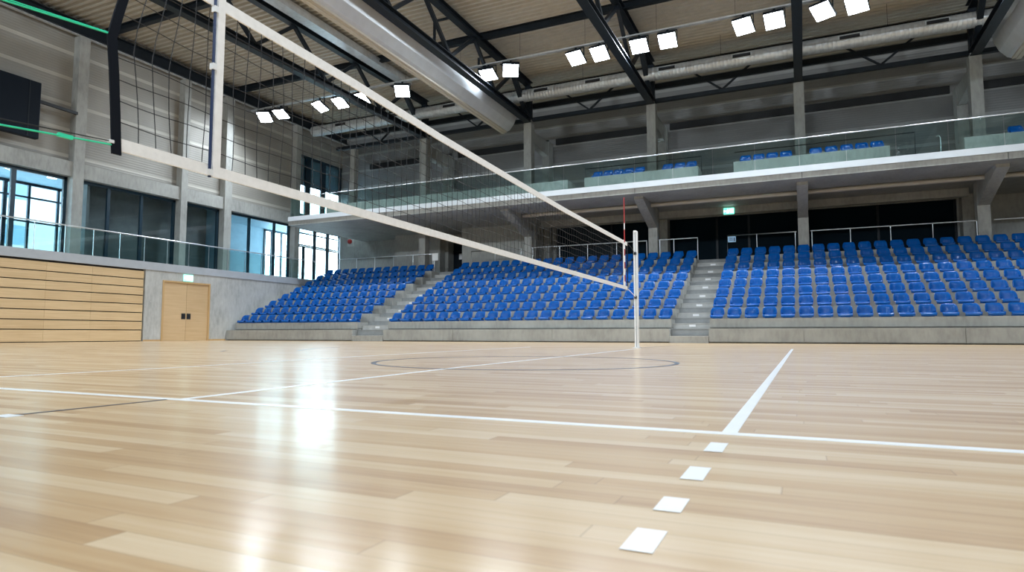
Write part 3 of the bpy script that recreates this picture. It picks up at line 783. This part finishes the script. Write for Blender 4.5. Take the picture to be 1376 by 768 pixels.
# ------------------------------------------------------------------ floodlights
YL, ZL = 24.85, 11.95
lx = [-26.05, -24.9, -22.25, -20.95, -19.62, -17.2, -12.56, -11.45, -8.41, -7.37, -5.71, -4.57, -1.72, -.63, .98, 2.08, 4.75, 5.9]
lr = empty('lighting_track', (-10, YL, 12.4), 'thin cable track carrying the floodlights below the roof', 'lighting track')
MB().box(-27, 8, YL-.08, YL+.08, 12.40, 12.46).build('tray', 'galvanised', lr)
for x_ in range(-26, 9, 3): MB().tube([(x_, YL, 12.46), (x_, YL, ZD)], .006, 6).build('wire', 'steel_dark', lr)
labs = ['leftmost floodlight of the row, next to the left wall', 'second floodlight from the left wall', 'third floodlight from the left wall', 'fourth floodlight from the left wall',
        'fifth floodlight from the left, seen through the net', 'floodlight just right of the white net tape', 'left of the two floodlights beside the silver curtain housing end',
        'right of the two floodlights beside the silver curtain housing end', 'left one of the floodlight pair left of the diagonal truss chord', 'right one of the floodlight pair left of the diagonal truss chord',
        'larger floodlight directly right of the diagonal truss chord', 'slanted floodlight, second to the right of the diagonal truss chord', 'small tilted floodlight, second left of the vertical truss chord',
        'floodlight directly left of the vertical truss chord', 'floodlight directly right of the vertical truss chord', 'second floodlight right of the vertical truss chord',
        'left of the two floodlights cut by the top picture edge', 'right of the two floodlights cut by the top picture edge']
def floodlight(x, y, z, tilt, yawl, label, group):
    r = empty('floodlight', (x, y, z), label, 'floodlight', group)
    h = MB().box(-.36, .36, -.36, .36, .0, .11).build('housing', 'steel_dark', None, .015)
    h2 = MB()
    for k in range(7): h2.box(-.26, .26, -.255+.085*k-.01, -.255+.085*k+.01, .11, .16)
    f_ = h2.build('cooling_fins', 'steel_dark'); 
    l_ = MB().box(-.33, .33, -.33, .33, -.012, .0).build('lamp_panel', 'lamp_glow')
    br = MB().box(-.39, -.365, -.03, .03, .03, .40).box(.365, .39, -.03, .03, .03, .40).box(-.39, .39, -.03, .03, .38, .40).box(-.04, .04, -.04, .04, .40, .45).build('bracket', 'steel_dark')
    for o in (h, l_, br): o.parent = r
    f_.parent = h
    for o in (h, l_): o.rotation_euler = (tilt, 0, 0)
    r.rotation_euler = (0, 0, yawl)
    return r
def lamp_light(x, y, z, tilt, yawl, power):
    ld = bpy.data.lights.new('floodlight_or_fill', 'AREA'); ld.shape = 'SQUARE'; ld.size = .56; ld.energy = power; ld.color = (.80, .91, 1.); ld.spread = math.radians(150)
    lo = bpy.data.objects.new('floodlight_or_fill', ld); COL.objects.link(lo); lo.location = (x, y, z); lo.rotation_euler = (tilt, 0, yawl)
POW = 165
for x_, lab in zip(lx, labs):
    tl, yw = random.uniform(-.55, -.35), random.uniform(-.5, .5)
    floodlight(x_, YL, ZL, tl, yw, lab, 'floodlights in a row under the roof')
    d_ = Matrix.Rotation(yw, 3, 'Z') @ (Matrix.Rotation(tl, 3, 'X') @ Vector((0, 0, -.03)))
    lamp_light(x_+d_.x, YL+d_.y, ZL+d_.z, tl, yw, POW)
# unseen overhead rows assumed for the near hall, light only, no fixtures
for y_ in (11.5, 1.5):
    for x_ in (-23, -17.5, -10.5, -4.5, 1.5, 9):
        tl = .25
        lamp_light(x_, y_, 12.2, tl, 0, 110)
for x_ in (-22, -16, -10, -4, 2, 8, 13):  # fill lamps added behind the camera to brighten stands, left wall and net
    d_ = Vector((x_*.45-9, 24, 2.5))-Vector((x_, -6.5, 12.3)); e_ = d_.to_track_quat('-Z', 'Y').to_euler()
    lamp_light(x_, -6.5, 12.3, e_.x, e_.z, 560)
for y_ in (-3, 4, 11, 18):  # fill lamps added on the right side, brightening left wall and net tape
    d_ = Vector((-16, y_*.7+5, 3))-Vector((13.8, y_, 12.3)); e_ = d_.to_track_quat('-Z', 'Y').to_euler()
    lamp_light(13.8, y_, 12.3, e_.x, e_.z, 470)

# ------------------------------------------------------------------ world, colour management
wd = bpy.data.worlds.new('World'); scn.world = wd; wd.use_nodes = True
bg = wd.node_tree.nodes['Background']; bg.inputs[0].default_value = (.72, .90, 1., 1); bg.inputs[1].default_value = 13.0
vs_ = scn.view_settings
vs_.view_transform = 'Standard'; vs_.look = 'None'; vs_.gamma = 1; vs_.exposure = 0.0; vs_.use_curve_mapping = False
scn.cycles.max_bounces = 8; scn.cycles.transparent_max_bounces = 16; scn.cycles.sample_clamp_indirect = 8
